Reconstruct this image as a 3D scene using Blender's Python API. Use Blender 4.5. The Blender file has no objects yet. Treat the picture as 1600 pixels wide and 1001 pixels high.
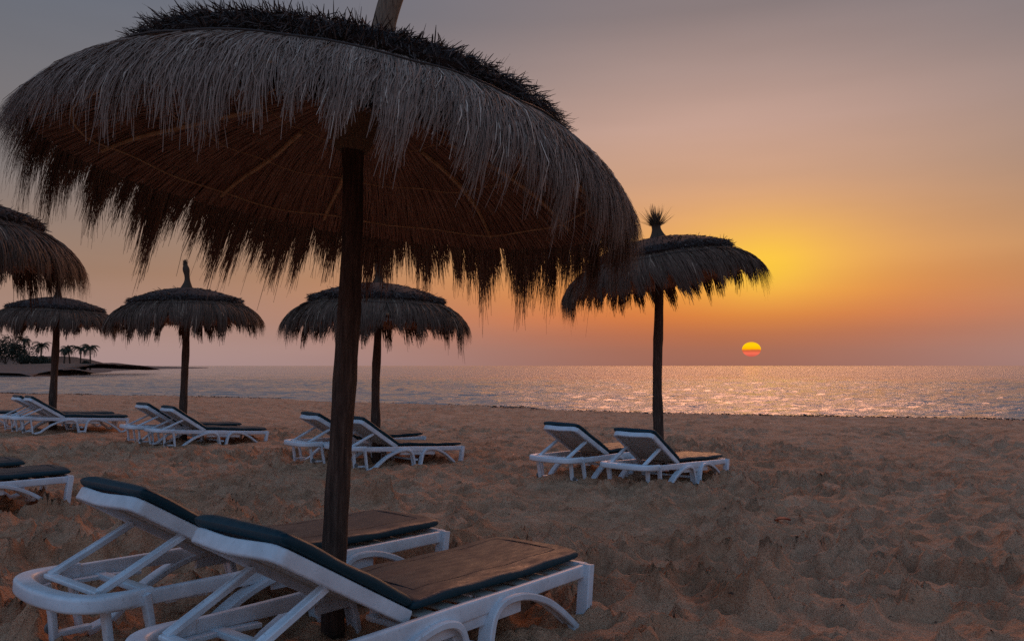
import bpy, math, random
import numpy as np
from mathutils import Vector, Matrix

rnd = random.Random(7)
RG = np.random.default_rng(11)
sc = bpy.context.scene
R = math.radians

def lin(c):
    return tuple(((v/255)/12.92 if v/255 <= .04045 else ((v/255+.055)/1.055)**2.4) for v in c)

# ------------------------------------------------------------------ camera
cam_d = bpy.data.cameras.new('camera'); cam = bpy.data.objects.new('camera', cam_d)
sc.collection.objects.link(cam); sc.camera = cam
cam_d.sensor_width = 36; cam_d.lens = 27.99
cam_d.clip_start = .05; cam_d.clip_end = 30000
cam.location = (0, 0, 1.4); cam.rotation_euler = (R(90+3.244), 0, 0)

# ------------------------------------------------------------------ sky
SUN_AZ, SUN_EL = 16.8, 2.2
w = bpy.data.worlds.new('World'); sc.world = w; w.use_nodes = True
nt = w.node_tree; N = nt.nodes; Lk = nt.links; N.clear()
def math_n(op, a, b=None, nt_=None, clamp=False):
    t = nt_ or nt
    n = t.nodes.new('ShaderNodeMath'); n.operation = op; n.use_clamp = clamp
    for i, v in enumerate((a, b)):
        if v is None: continue
        if isinstance(v, (int, float)): n.inputs[i].default_value = v
        else: t.links.new(v, n.inputs[i])
    return n.outputs[0]
def ramp_n(fac, stops, t=None, conv=True, scale=1.0):
    t = t or nt
    n = t.nodes.new('ShaderNodeValToRGB'); cr = n.color_ramp
    while len(cr.elements) > 1: cr.elements.remove(cr.elements[-1])
    for i, (p, c) in enumerate(stops):
        e = cr.elements[0] if i == 0 else cr.elements.new(p)
        e.position = p
        c = lin(c) if conv else c
        e.color = (c[0]*scale, c[1]*scale, c[2]*scale, 1)
    t.links.new(fac, n.inputs[0]); return n.outputs[0]
def mix_n(f, a, b, t=None, mode='MIX'):
    t = t or nt
    n = t.nodes.new('ShaderNodeMix'); n.data_type = 'RGBA'; n.blend_type = mode
    for s, v in ((n.inputs[0], f), (n.inputs[6], a), (n.inputs[7], b)):
        if isinstance(v, (int, float)): s.default_value = v
        elif isinstance(v, tuple): s.default_value = (*v[:3], 1)
        else: t.links.new(v, s)
    return n.outputs[2]
tc = N.new('ShaderNodeTexCoord'); sp = N.new('ShaderNodeSeparateXYZ'); Lk.new(tc.outputs['Generated'], sp.inputs[0])
dx, dy, dz = sp.outputs
elev = math_n('MULTIPLY', math_n('ARCSINE', dz), 57.29578)
hyp = math_n('SQRT', math_n('ADD', math_n('MULTIPLY', dx, dx), math_n('ADD', math_n('MULTIPLY', dy, dy), 1e-9)))
def azdist(a):
    d = math_n('DIVIDE', math_n('ADD', math_n('MULTIPLY', dx, math.sin(R(a))), math_n('MULTIPLY', dy, math.cos(R(a)))), hyp)
    return math_n('MULTIPLY', math_n('ARCCOSINE', math_n('MINIMUM', math_n('MAXIMUM', d, -1.), 1.)), 57.29578)
hz = azdist(SUN_AZ)
ef = math_n('DIVIDE', elev, 90., clamp=True)
ZEN = (104, 124, 160)
S = [(0, (158, 105, 90)), (1, (166, 107, 87)), (2.2, (186, 110, 76)), (3.4, (214, 121, 64)), (5, (230, 141, 66)), (7.5, (238, 166, 93)), (10, (224, 163, 110)),
     (13, (209, 162, 131)), (16.5, (199, 162, 146)), (20, (172, 146, 138)), (24, (138, 124, 124)), (35, (120, 120, 134)), (60, (108, 120, 148)), (90, ZEN)]
W = [(0, (168, 142, 141)), (1.2, (172, 144, 139)), (3, (168, 138, 126)), (6, (156, 126, 108)), (9, (143, 124, 114)), (12, (130, 122, 120)), (18, (115, 114, 119)), (24, (101, 108, 121)), (45, (100, 114, 140)), (90, ZEN)]
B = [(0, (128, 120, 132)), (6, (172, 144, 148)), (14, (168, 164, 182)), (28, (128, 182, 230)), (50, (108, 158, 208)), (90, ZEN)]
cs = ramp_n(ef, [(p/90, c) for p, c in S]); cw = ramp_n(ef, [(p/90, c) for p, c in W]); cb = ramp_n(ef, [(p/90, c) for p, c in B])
def gauss(x): return math_n('EXPONENT', math_n('MULTIPLY', math_n('MULTIPLY', x, x), -1.))
col = mix_n(gauss(math_n('DIVIDE', azdist(14.), 24.)), cw, cs)
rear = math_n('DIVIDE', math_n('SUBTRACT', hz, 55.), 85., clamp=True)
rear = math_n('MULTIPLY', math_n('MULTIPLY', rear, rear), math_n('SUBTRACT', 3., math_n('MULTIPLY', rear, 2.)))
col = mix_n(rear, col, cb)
# the bright yellow veil of haze above the sun
hz2 = azdist(17.6)
g = math_n('MULTIPLY', gauss(math_n('DIVIDE', hz2, 6.4)), gauss(math_n('DIVIDE', math_n('SUBTRACT', elev, 7.2), 2.9)))
col = mix_n(math_n('MULTIPLY', g, .8), col, lin((255, 198, 78)))
g2 = math_n('MULTIPLY', gauss(math_n('DIVIDE', hz2, 2.8)), gauss(math_n('DIVIDE', math_n('SUBTRACT', elev, 6.8), 1.6)))
col = mix_n(math_n('MULTIPLY', g2, .38), col, lin((255, 214, 40)))
# faint streaks of haze
mp = N.new('ShaderNodeMapping'); mp.inputs['Scale'].default_value = (2.2, 2.2, 16); Lk.new(tc.outputs['Generated'], mp.inputs[0])
nz = N.new('ShaderNodeTexNoise'); nz.inputs['Scale'].default_value = 1.6; nz.inputs['Detail'].default_value = 3; Lk.new(mp.outputs[0], nz.inputs[0])
hv = math_n('ADD', math_n('MULTIPLY', nz.outputs[0], .12), .94)
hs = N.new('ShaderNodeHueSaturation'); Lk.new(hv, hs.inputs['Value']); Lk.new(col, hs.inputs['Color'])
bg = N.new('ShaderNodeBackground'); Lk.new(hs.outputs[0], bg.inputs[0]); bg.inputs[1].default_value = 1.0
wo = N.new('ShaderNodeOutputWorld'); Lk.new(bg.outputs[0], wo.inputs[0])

sd = bpy.data.lights.new('sun_light', 'SUN'); so = bpy.data.objects.new('sun_light', sd); sc.collection.objects.link(so)
sd.energy = .85; sd.color = (1., .42, .21); sd.angle = R(28)
dirv = Vector((math.sin(R(SUN_AZ))*math.cos(R(SUN_EL+27)), math.cos(R(SUN_AZ))*math.cos(R(SUN_EL+27)), math.sin(R(SUN_EL+27))))
so.rotation_euler = dirv.to_track_quat('Z', 'Y').to_euler()

sc.view_settings.view_transform = 'Standard'; sc.view_settings.look = 'None'
sc.view_settings.exposure = 0.0; sc.view_settings.gamma = 1.0; sc.view_settings.use_curve_mapping = False
sc.cycles.max_bounces = 6; sc.cycles.diffuse_bounces = 3; sc.cycles.glossy_bounces = 3
sc.cycles.use_denoising = False; sc.cycles.caustics_reflective = False; sc.cycles.caustics_refractive = False

# ------------------------------------------------------------------ helpers
COL = sc.collection
def mesh_data(name, verts, faces, smooth=False):
    me = bpy.data.meshes.new(name)
    verts = np.asarray(verts, dtype=np.float32)
    if isinstance(faces, np.ndarray) and faces.ndim == 2:
        nf, k = faces.shape
        me.vertices.add(len(verts)); me.vertices.foreach_set('co', verts.ravel())
        me.loops.add(nf*k); me.loops.foreach_set('vertex_index', faces.astype(np.int32).ravel())
        me.polygons.add(nf); me.polygons.foreach_set('loop_start', np.arange(0, nf*k, k, dtype=np.int32))
        me.update(calc_edges=True); me.validate()
    else:
        me.from_pydata([tuple(map(float, v)) for v in verts], [], [tuple(f) for f in faces]); me.update()
    if smooth: me.polygons.foreach_set('use_smooth', np.ones(len(me.polygons), dtype=bool))
    return me
def obj(name, me, mat=None, parent=None, loc=None):
    o = bpy.data.objects.new(name, me); COL.objects.link(o)
    if mat is not None and me is not None and not me.materials: me.materials.append(mat)
    if parent is not None: o.parent = parent
    if loc is not None: o.location = loc
    return o
def thing(name, label, cat, loc=(0, 0, 0), rot=(0, 0, 0), group=None):
    o = bpy.data.objects.new(name, None); COL.objects.link(o); o.location = loc; o.rotation_euler = rot
    o.empty_display_size = .2
    tag(o, label, cat, group); return o
def tag(o, label, cat, group=None):
    o['label'] = label; o['category'] = cat
    if group: o['group'] = group
    return o
def catmull(P, n=6):
    P = [np.array(p, float) for p in P]; out = []
    Q = [2*P[0]-P[1]] + P + [2*P[-1]-P[-2]]
    for i in range(1, len(Q)-2):
        for k in range(n):
            t = k/n; a, b, c, d = Q[i-1], Q[i], Q[i+1], Q[i+2]
            out.append(.5*((2*b)+(-a+c)*t+(2*a-5*b+4*c-d)*t*t+(-a+3*b-3*c+d)*t**3))
    out.append(P[-1]); return np.array(out)
def rrect(w_, h_, r, n=3):
    pts = []
    for cx, cy, a0 in ((w_/2-r, h_/2-r, 0), (-w_/2+r, h_/2-r, 90), (-w_/2+r, -h_/2+r, 180), (w_/2-r, -h_/2+r, 270)):
        for k in range(n+1):
            a = R(a0+90*k/n); pts.append((cx+r*math.cos(a), cy+r*math.sin(a)))
    return pts
def chan(w_, h_, lip=.007, r=.006):
    """rounded rectangle with a shallow groove along its outer (+b) face"""
    return [(w_/2, -h_/2+r), (w_/2, h_/2-r), (w_/2-r, h_/2), (w_/2-lip*1.6, h_/2), (w_/2-lip*2.2, h_/2-lip), (-w_/2+lip*2.2, h_/2-lip), (-w_/2+lip*1.6, h_/2),
            (-w_/2+r, h_/2), (-w_/2, h_/2-r), (-w_/2, -h_/2+r), (-w_/2+r, -h_/2), (w_/2-r, -h_/2)]
class MB:
    def __init__(s): s.v = []; s.f = []
    def add(s, v, f):
        o = len(s.v); s.v += [tuple(map(float, p)) for p in v]; s.f += [tuple(o+i for i in q) for q in f]
    def sweep(s, path, sec, side, scale=None, closed=False):
        """sec points are (a,b): a along side vector, b along the in-plane normal"""
        path = np.asarray(path, float); n = len(path); side = np.asarray(side, float)
        V = []
        for i in range(n):
            if closed: t = path[(i+1) % n]-path[i-1]
            else: t = path[min(i+1, n-1)]-path[max(i-1, 0)]
            t = t/(np.linalg.norm(t)+1e-12)
            sd_ = side-t*np.dot(side, t); sd_ /= np.linalg.norm(sd_)+1e-12
            nb = np.cross(t, sd_)
            k = 1. if scale is None else scale[i]
            ks = k if np.ndim(k) else (k, k)
            for a, b in sec: V.append(path[i]+sd_*a*ks[0]+nb*b*ks[1])
        m = len(sec); F = []
        for i in range(n if closed else n-1):
            j = (i+1) % n
            for q in range(m): F.append((i*m+q, i*m+(q+1) % m, j*m+(q+1) % m, j*m+q))
        if not closed: F.append(tuple(range(m-1, -1, -1))); F.append(tuple((n-1)*m+q for q in range(m)))
        s.add(V, F)
    def tube(s, path, r, m=8, closed=False):
        path = np.asarray(path, float)
        d = path[-1]-path[0] if not closed else np.array((0, 0, 1.))
        sd_ = np.array((1., 0, 0)) if (abs(d[0]) < abs(d[2])+abs(d[1])) else np.array((0, 1., 0))
        if closed: sd_ = np.array((0, 0, 1.))
        sec = [(math.cos(2*math.pi*k/m), math.sin(2*math.pi*k/m)) for k in range(m)]
        rr = r if np.ndim(r) else [r]*len(path)
        s.sweep(path, sec, sd_, scale=list(rr), closed=closed)
    def box(s, lo, hi):
        x0, y0, z0 = lo; x1, y1, z1 = hi
        s.add([(x0, y0, z0), (x1, y0, z0), (x1, y1, z0), (x0, y1, z0), (x0, y0, z1), (x1, y0, z1), (x1, y1, z1), (x0, y1, z1)],
              [(0, 3, 2, 1), (4, 5, 6, 7), (0, 1, 5, 4), (1, 2, 6, 5), (2, 3, 7, 6), (3, 0, 4, 7)])
    def me(s, name, smooth=True):
        m = mesh_data(name, s.v, s.f, smooth)
        if smooth:
            try: m.set_sharp_from_angle(angle=R(42))
            except Exception: pass
        return m

# ------------------------------------------------------------------ materials
def mat(name):
    m = bpy.data.materials.new(name); m.use_nodes = True
    b = m.node_tree.nodes['Principled BSDF']; return m, m.node_tree, b
def noise(t, scale, detail=4, rough=.55, vec=None, stretch=None, coord='Object'):
    c = t.nodes.new('ShaderNodeTexCoord'); src = c.outputs[coord]
    if stretch:
        mpn = t.nodes.new('ShaderNodeMapping'); mpn.inputs['Scale'].default_value = stretch
        t.links.new(src, mpn.inputs[0]); src = mpn.outputs[0]
    n = t.nodes.new('ShaderNodeTexNoise'); n.inputs['Scale'].default_value = scale; n.inputs['Detail'].default_value = detail
    n.inputs['Roughness'].default_value = rough; t.links.new(src, n.inputs[0]); return n.outputs[0]
def bump(t, b, h, strength, dist, prev=None):
    n = t.nodes.new('ShaderNodeBump'); n.inputs['Strength'].default_value = strength; n.inputs['Distance'].default_value = dist
    t.links.new(h, n.inputs['Height'])
    if prev is not None: t.links.new(prev, n.inputs['Normal'])
    t.links.new(n.outputs[0], b.inputs['Normal']); return n.outputs[0]
def setc(b, c, rough=.6, spec=.5):
    b.inputs['Base Color'].default_value = (*c, 1); b.inputs['Roughness'].default_value = rough
    b.inputs['Specular IOR Level'].default_value = spec

# sand
M_sand, t, b = mat('sand'); setc(b, (.3, .18, .12), .95, .15)
n1 = noise(t, 1.3, 5); n2 = noise(t, 45, 4, .7); n3 = noise(t, 150, 4, .75); n4 = noise(t, .25, 3)
c1 = ramp_n(n1, [(.3, (.62, .32, .175)), (.7, (.80, .46, .28))], t, conv=False)
c2 = mix_n(math_n('MULTIPLY', n2, .45, t), c1, (.34, .16, .085), t)
spk = ramp_n(n3, [(.34, (.25, .24, .24)), (.46, (1, 1, 1)), (.66, (1, 1, 1)), (.74, (1.5, 1.45, 1.4))], t, conv=False)
m1 = ramp_n(noise(t, 3.2, 7, .68), [(.34, (.60, .56, .54)), (.54, (1, 1, 1)), (.7, (1.15, 1.13, 1.12))], t, conv=False)
c2 = mix_n(.85, c2, m1, t, 'MULTIPLY')
c3 = mix_n(.6, c2, spk, t, 'MULTIPLY')
# damp darker sand towards the water line
at = t.nodes.new('ShaderNodeAttribute'); at.attribute_name = 'damp'
c4 = mix_n(math_n('MULTIPLY', at.outputs['Fac'], .6, t, True), c3, (.2, .14, .11), t)
t.links.new(c4, b.inputs['Base Color'])
t.links.new(math_n('SUBTRACT', .95, math_n('MULTIPLY', at.outputs['Fac'], .45, t), t), b.inputs['Roughness'])
n5 = noise(t, 18, 4, .65); p_ = bump(t, b, n5, 1., .06); p_ = bump(t, b, n2, .8, .025, p_); bump(t, b, n3, .7, .006, p_)

# sea
M_sea, t, b = mat('sea_water'); setc(b, (.36, .28, .235), .10, .4); b.inputs['IOR'].default_value = 1.4
s1 = noise(t, .9, 5, .6, stretch=(.45, 1.5, 1), coord='Object'); s2 = noise(t, 4.5, 3, .6, stretch=(.5, 1.4, 1)); s3 = noise(t, .08, 3, .5, stretch=(.35, 1.6, 1))
s4 = noise(t, .022, 4, .6, stretch=(.3, 1.6, 1)); p_ = bump(t, b, s4, 1., 3.); p_ = bump(t, b, s3, 1., 1.5, p_); p_ = bump(t, b, s1, 1., .34, p_); bump(t, b, s2, 1., .035, p_)

# thatch: tone attribute = natural variation of the strands
def thatch_mat(name, ramp, rough=.75):
    m, t, b = mat(name); setc(b, (.1, .07, .05), rough, .25)
    a = t.nodes.new('ShaderNodeAttribute'); a.attribute_name = 'tone'
    t.links.new(ramp_n(a.outputs['Fac'], ramp, t, conv=False), b.inputs['Base Color'])
    return m
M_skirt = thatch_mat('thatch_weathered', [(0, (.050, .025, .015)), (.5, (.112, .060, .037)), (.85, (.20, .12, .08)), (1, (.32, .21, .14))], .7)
M_skirt_near = thatch_mat('thatch_pale', [(0, (.12, .066, .045)), (.5, (.27, .172, .125)), (.85, (.40, .28, .21)), (1, (.57, .43, .33))], .75)  # paler copy of the skirt thatch, used on the nearest umbrella
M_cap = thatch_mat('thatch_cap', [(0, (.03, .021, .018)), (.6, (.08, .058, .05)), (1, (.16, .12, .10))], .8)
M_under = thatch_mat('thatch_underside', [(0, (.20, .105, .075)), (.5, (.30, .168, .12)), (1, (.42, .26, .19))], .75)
M_lining, t, b = mat('lining_straw'); setc(b, (.11, .05, .025), .9, .1)
ln = noise(t, 60, 3, .6); t.links.new(ramp_n(ln, [(.3, (.16, .08, .045)), (.7, (.34, .18, .10))], t, conv=False), b.inputs['Base Color'])
M_pole, t, b = mat('driftwood_pole'); setc(b, (.08, .05, .035), .85, .25)
g1 = noise(t, 9, 5, .65, stretch=(6, 6, .5)); g2 = noise(t, 30, 4, .6, stretch=(5, 5, .35))
t.links.new(ramp_n(g1, [(.3, (.03, .018, .014)), (.55, (.085, .050, .036)), (.75, (.17, .11, .08))], t, conv=False), b.inputs['Base Color'])
p_ = bump(t, b, g1, .8, .02); bump(t, b, g2, .7, .008, p_)
M_cane, t, b = mat('cane_rib'); setc(b, (.34, .2, .09), .7, .3)
cn = noise(t, 25, 3, .6); t.links.new(ramp_n(cn, [(.3, (.36, .22, .12)), (.7, (.62, .42, .25))], t, conv=False), b.inputs['Base Color'])
M_wire, t, b = mat('binding_wire'); setc(b, (.03, .022, .018), .6)
M_palmfib = thatch_mat('finial_fibre', [(0, (.05, .034, .022)), (.6, (.11, .075, .05)), (1, (.2, .14, .09))], .75)
M_findark, t, b = mat('bound_straw_dark'); setc(b, (.07, .045, .03), .85, .2)  # silhouette darkness of the farther finials is put into this straw colour
M_fin, t, b = mat('bound_straw'); setc(b, (.16, .11, .07), .85, .2)
fn = noise(t, 22, 4, .65, stretch=(5, 5, .5)); t.links.new(ramp_n(fn, [(.3, (.10, .065, .045)), (.7, (.26, .18, .12))], t, conv=False), b.inputs['Base Color'])
bump(t, b, fn, .7, .012)

# lounger
M_white, t, b = mat('white_plastic'); setc(b, (.78, .80, .82), .38, .5)
wn = noise(t, 6, 5, .65); wn2 = noise(t, 55, 3, .7)
wc = ramp_n(wn, [(.35, (.54, .58, .62)), (.62, (.70, .76, .81))], t, conv=False)
wc2 = ramp_n(wn2, [(.28, (.45, .40, .36)), (.40, (1, 1, 1))], t, conv=False)
t.links.new(mix_n(.5, wc, wc2, t, 'MULTIPLY'), b.inputs['Base Color']); t.links.new(math_n('ADD', math_n('MULTIPLY', wn, .3, t), .25, t), b.inputs['Roughness'])
bump(t, b, wn2, .1, .003)
M_slat, t, b = mat('slat_plastic'); setc(b, (.42, .40, .36), .55, .4)
M_cush, t, b = mat('teal_cushion'); setc(b, (.012, .04, .05), .45, .22)
q1 = noise(t, 5, 5, .65, stretch=(1, 2.2, 1)); q2 = noise(t, 160, 2, .6); q3 = noise(t, 14, 4, .7)
t.links.new(ramp_n(q1, [(.3, (.005, .032, .048)), (.62, (.010, .042, .056)), (.8, (.022, .045, .052))], t, conv=False), b.inputs['Base Color'])
t.links.new(math_n('ADD', math_n('MULTIPLY', q3, .35, t), .27, t), b.inputs['Roughness'])
p_ = bump(t, b, q1, .35, .02); bump(t, b, q2, .2, .001, p_)
M_cushtop, t, b = mat('worn_cushion_sheen'); setc(b, (.07, .06, .06), .4, .28)  # worn pad top, with the reflected sky's brownish sheen painted into its colour
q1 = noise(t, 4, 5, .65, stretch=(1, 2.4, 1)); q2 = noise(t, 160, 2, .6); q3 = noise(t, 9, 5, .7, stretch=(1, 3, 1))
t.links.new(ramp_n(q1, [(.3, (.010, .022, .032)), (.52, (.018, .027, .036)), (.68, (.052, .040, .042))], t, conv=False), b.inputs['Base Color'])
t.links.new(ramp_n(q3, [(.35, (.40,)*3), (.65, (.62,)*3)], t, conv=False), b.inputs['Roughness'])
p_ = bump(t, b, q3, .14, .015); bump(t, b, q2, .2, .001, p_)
M_seam, t, b = mat('seam_thread'); setc(b, (.006, .014, .018), .6)
M_rubber, t, b = mat('wheel_grey'); setc(b, (.12, .12, .12), .6)

# far shore
M_head, t, b = mat('headland_ground'); setc(b, (.2, .14, .11), .9, .2)
gg = t.nodes.new('ShaderNodeNewGeometry'); sx = t.nodes.new('ShaderNodeSeparateXYZ'); t.links.new(gg.outputs['Position'], sx.inputs[0])
hh = math_n('ADD', sx.outputs[2], math_n('MULTIPLY', noise(t, .15, 5), 1.6, t), t)
gr = ramp_n(math_n('DIVIDE', hh, 6., t, True), [(.12, (.13, .10, .085)), (.19, (.15, .115, .095)), (.25, (.16, .11, .085)), (.45, (.13, .095, .07)), (.58, (.085, .063, .048)), (.8, (.08, .06, .045))], t, conv=False)
t.links.new(gr, b.inputs['Base Color']); bump(t, b, noise(t, .8, 5), 1., .5)
M_rock, t, b = mat('shore_rock'); setc(b, (.05, .04, .035), .9, .2); bump(t, b, noise(t, 1.5, 5), 1., .3)
M_leaf = thatch_mat('palm_leaf', [(0, (.018, .022, .014)), (1, (.05, .055, .03))], .8)
M_bush = thatch_mat('bush_leaf', [(0, (.016, .020, .014)), (1, (.05, .052, .032))], .8)
M_trunk, t, b = mat('palm_trunk'); setc(b, (.07, .05, .035), .9, .2)
M_weed = thatch_mat('dry_seaweed', [(0, (.035, .02, .013)), (.7, (.09, .05, .033)), (1, (.18, .11, .07))], .85)
M_litter, t, b = mat('dry_red_leaf'); setc(b, (.30, .075, .035), .7)

# ------------------------------------------------------------------ numpy noise
def vnoise(x, y, seed=0):
    x = np.asarray(x, float); y = np.asarray(y, float)
    xi = np.floor(x).astype(np.int64); yi = np.floor(y).astype(np.int64); fx = x-xi; fy = y-yi
    def h(a, b):
        n = (a*374761393+b*668265263+seed*1442695041) & 0xffffffff
        n = ((n ^ (n >> 13))*1274126177) & 0xffffffff
        return ((n ^ (n >> 16)) & 0xffff)/65535.
    u = fx*fx*fx*(fx*(fx*6-15)+10); v = fy*fy*fy*(fy*(fy*6-15)+10)
    return (h(xi, yi)*(1-u)+h(xi+1, yi)*u)*(1-v)+(h(xi, yi+1)*(1-u)+h(xi+1, yi+1)*u)*v
def fbm(x, y, oct_=4, seed=0, gain=.5):
    s = 0; a = 1; tot = 0
    for k in range(oct_):
        s = s+a*(vnoise(x*2**k+17.3*k, y*2**k-9.1*k, seed+k)-.5); tot += a; a *= gain
    return s/tot*2
def sstep(a, b_, x):
    q = np.clip((x-a)/(b_-a), 0, 1); return q*q*(3-2*q)

# ------------------------------------------------------------------ where the loungers stand: x, y, heading, ground height, tilt
LOUNGERS = [
 ('A', -1.236, 2.813, 52.0, .064, -.017), ('B', -2.049, 3.451, 52.3, .118, -.028),
 ('C', 1.303, 9.735, 50.1, -.143, -.046), ('D', .419, 10.204, 46.1, -.067, -.005),
 ('E', -2.617, 11.643, 44.6, -.122, -.061), ('F', -3.317, 12.006, 42.0, -.043, -.010),
 ('G', -6.709, 14.739, 45.2, -.129, -.070), ('H', -7.296, 15.012, 45.9, -.071, -.053),
 ('I', -10.301, 16.37, 43.1, .009, -.055), ('J', -10.779, 16.777, 45.7, .025, -.032),
 ('K', -6.10, 6.55, 47.0, .03, -.01), ('L', -6.92, 7.15, 47.0, .04, -.01),
 ('O', -13.2, 17.1, 44.0, .02, -.02)]
CEN = [(x+1.1*math.cos(R(a)), y+1.1*math.sin(R(a)), z) for _, x, y, a, z, tl in LOUNGERS]
SEA = -.35
SHX = np.array([-400, -150, -60, -27.7, -15, -4.3, 4.3, 10.1, 15.2, 25, 60, 200, 500.])
SHY = np.array([420, 150, 66, 43, 37.6, 33.4, 26.6, 25., 23.6, 21.5, 16, 0, -40.])
def shore(X): return np.interp(X, SHX, SHY)+.7*fbm(np.asarray(X)*.18, 0*np.asarray(X)+3.3, 3, 5)
def base0(X, Y): return .09-.19*sstep(4.2, 10.5, Y)+.1*sstep(-7, -10.5, X)*sstep(9, 14, Y)
_c = np.array(CEN); _D = np.exp(-((_c[:, None, 0]-_c[None, :, 0])**2+(_c[:, None, 1]-_c[None, :, 1])**2)/.9**2)
_wt = np.linalg.solve(_D+np.eye(len(_c))*.05, _c[:, 2]-base0(_c[:, 0], _c[:, 1]))
def ground(X, Y, fine=True):
    X = np.asarray(X, float); Y = np.asarray(Y, float)
    z = base0(X, Y)
    for (cx, cy, _), k in zip(CEN, _wt): z = z+k*np.exp(-((X-cx)**2+(Y-cy)**2)/.9**2)
    d = shore(X)-Y                      # metres to the water line
    z = z+.05*sstep(4.5, 2.0, d)*sstep(.4, 1.5, d)
    z = SEA+(z-SEA)*sstep(-.3, 2.6, d)-.09*np.clip(-d, 0, 40)
    if fine:
        k = sstep(1., 3.5, d)
        z = z+k*(.035*fbm(X*.9, Y*.9, 3, 21)+.022*(1-2*np.abs(fbm(X*2.3+5, Y*2.7, 3, 31)))*sstep(.2, .6, vnoise(X*.3, Y*.3, 77)+.25))
    return z

# ------------------------------------------------------------------ sand sheet (one sheet, finer where people walk)
def axis(segs):
    out = [segs[0][0]]
    for a, b_, s0, s1 in segs:
        x = out[-1]
        while x < b_-1e-6:
            q = (x-a)/(b_-a); x = min(b_, x+s0+(s1-s0)*q); out.append(x)
    return np.array(out)
gx = axis([(-420, -60, 40, 10), (-60, -22, 8, .5), (-22, -8, .3, .06), (-8, -5, .05, .028), (-5, 5, .027, .027), (5, 8, .028, .05), (8, 18, .06, .3), (18, 60, .5, 8), (60, 420, 10, 40)])
gy = axis([(-300, -20, 40, 6), (-20, 1, 4, .2), (1, 3, .15, .03), (3, 9, .020, .028), (9, 20, .03, .06), (20, 46, .06, .25), (46, 460, 1, 25)])
X, Y = np.meshgrid(gx, gy)
Z = ground(X, Y)
# wind-softened hollows left by feet: bowls that meet in crisp crooked ridges
def worley(x, y, seed):
    xi = np.floor(x).astype(np.int64); yi = np.floor(y).astype(np.int64); f1 = np.full(x.shape, 9.); hid = np.zeros(x.shape)
    def h(a, b, s_):
        n = (a*374761393+b*668265263+s_*1442695041) & 0xffffffff
        n = ((n ^ (n >> 13))*1274126177) & 0xffffffff
        return ((n ^ (n >> 16)) & 0xffff)/65535.
    for a in (-1, 0, 1):
        for b_ in (-1, 0, 1):
            cx = xi+a; cy = yi+b_
            d = (cx+h(cx, cy, seed)-x)**2+(cy+h(cx, cy, seed+1)-y)**2
            m_ = d < f1; f1 = np.where(m_, d, f1); hid = np.where(m_, h(cx, cy, seed+2), hid)
    return f1, hid
dd = shore(X)-Y
k = sstep(1.2, 3.2, dd)
near = (Y > 2) & (Y < 46) & (np.abs(X) < 40)
xs, ys = X[near], Y[near]
wx = xs+.30*fbm(xs*2.1, ys*2.1, 4, 43, .6); wy = ys+.30*fbm(xs*2.1+9, ys*2.1, 4, 44, .6)
f1, hid = worley(wx*3.1, wy*3.7, 101)
f2, hid2 = worley(wx*7.2+3, wy*8.1, 131)
reg = .60+.85*sstep(.25, .75, vnoise(xs*.45, ys*.6, 66))
fd = sstep(21, 9, ys)*.65+.35
zadd = (np.clip(f1, 0, 1)*(.125+.135*hid)-.05)*reg+np.clip(f2, 0, 1)*(.02+.045*hid2)*(.4+vnoise(xs*1.1, ys*1.1, 67))
zadd += .010*fbm(xs*15, ys*16, 2, 41, .6)+.020*fbm(xs*4, ys*5, 3, 42)
zadd = zadd-zadd.mean()
Z[near] += zadd*fd*k[near]
# tracks of single footprints crossing the sand
def dent(fx, fy, a, ra, rb, dep, rim_=.55):
    R_ = max(ra, rb)*2.1
    i0, i1 = np.searchsorted(gx, (fx-R_, fx+R_)); j0, j1 = np.searchsorted(gy, (fy-R_, fy+R_))
    if i1-i0 < 2 or j1-j0 < 2: return
    xx = X[j0:j1, i0:i1]-fx; yy = Y[j0:j1, i0:i1]-fy
    u = xx*math.cos(a)+yy*math.sin(a); v = -xx*math.sin(a)+yy*math.cos(a)
    rr = np.sqrt((u/ra)**2+(v/rb)**2)
    rim = np.where(rr < 1.1, np.exp(-((rr-1.1)/.2)**2), np.exp(-(rr-1.1)/.3))
    Z[j0:j1, i0:i1] += (-dep*np.exp(-(rr/.85)**4)+dep*rim_*np.clip(1-.7*u/ra, .1, 2)*rim)*np.clip((2.05-rr)*2, 0, 1)
for tr in range(70):
    fy = 3.+20*RG.random()**1.2; fx = RG.uniform(-1, 1)*(2.5+fy*.7); a = RG.uniform(0, 2*math.pi); st = RG.uniform(.6, .78)
    for q in range(int(RG.integers(8, 26))):
        if fy < 2.6 or shore(fx)-fy < 2: break
        sgn = 1 if q % 2 else -1
        px_, py_ = fx-sgn*.09*math.sin(a), fy+sgn*.09*math.cos(a)
        dp = RG.uniform(.018, .045)
        dent(px_-.06*math.cos(a), py_-.06*math.sin(a), a, .085, .06, dp, .5); dent(px_+.07*math.cos(a), py_+.07*math.sin(a), a, .10, .07, dp*.9, .5)
        fx += st*math.cos(a); fy += st*math.sin(a); a += RG.normal(0, .08)
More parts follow.
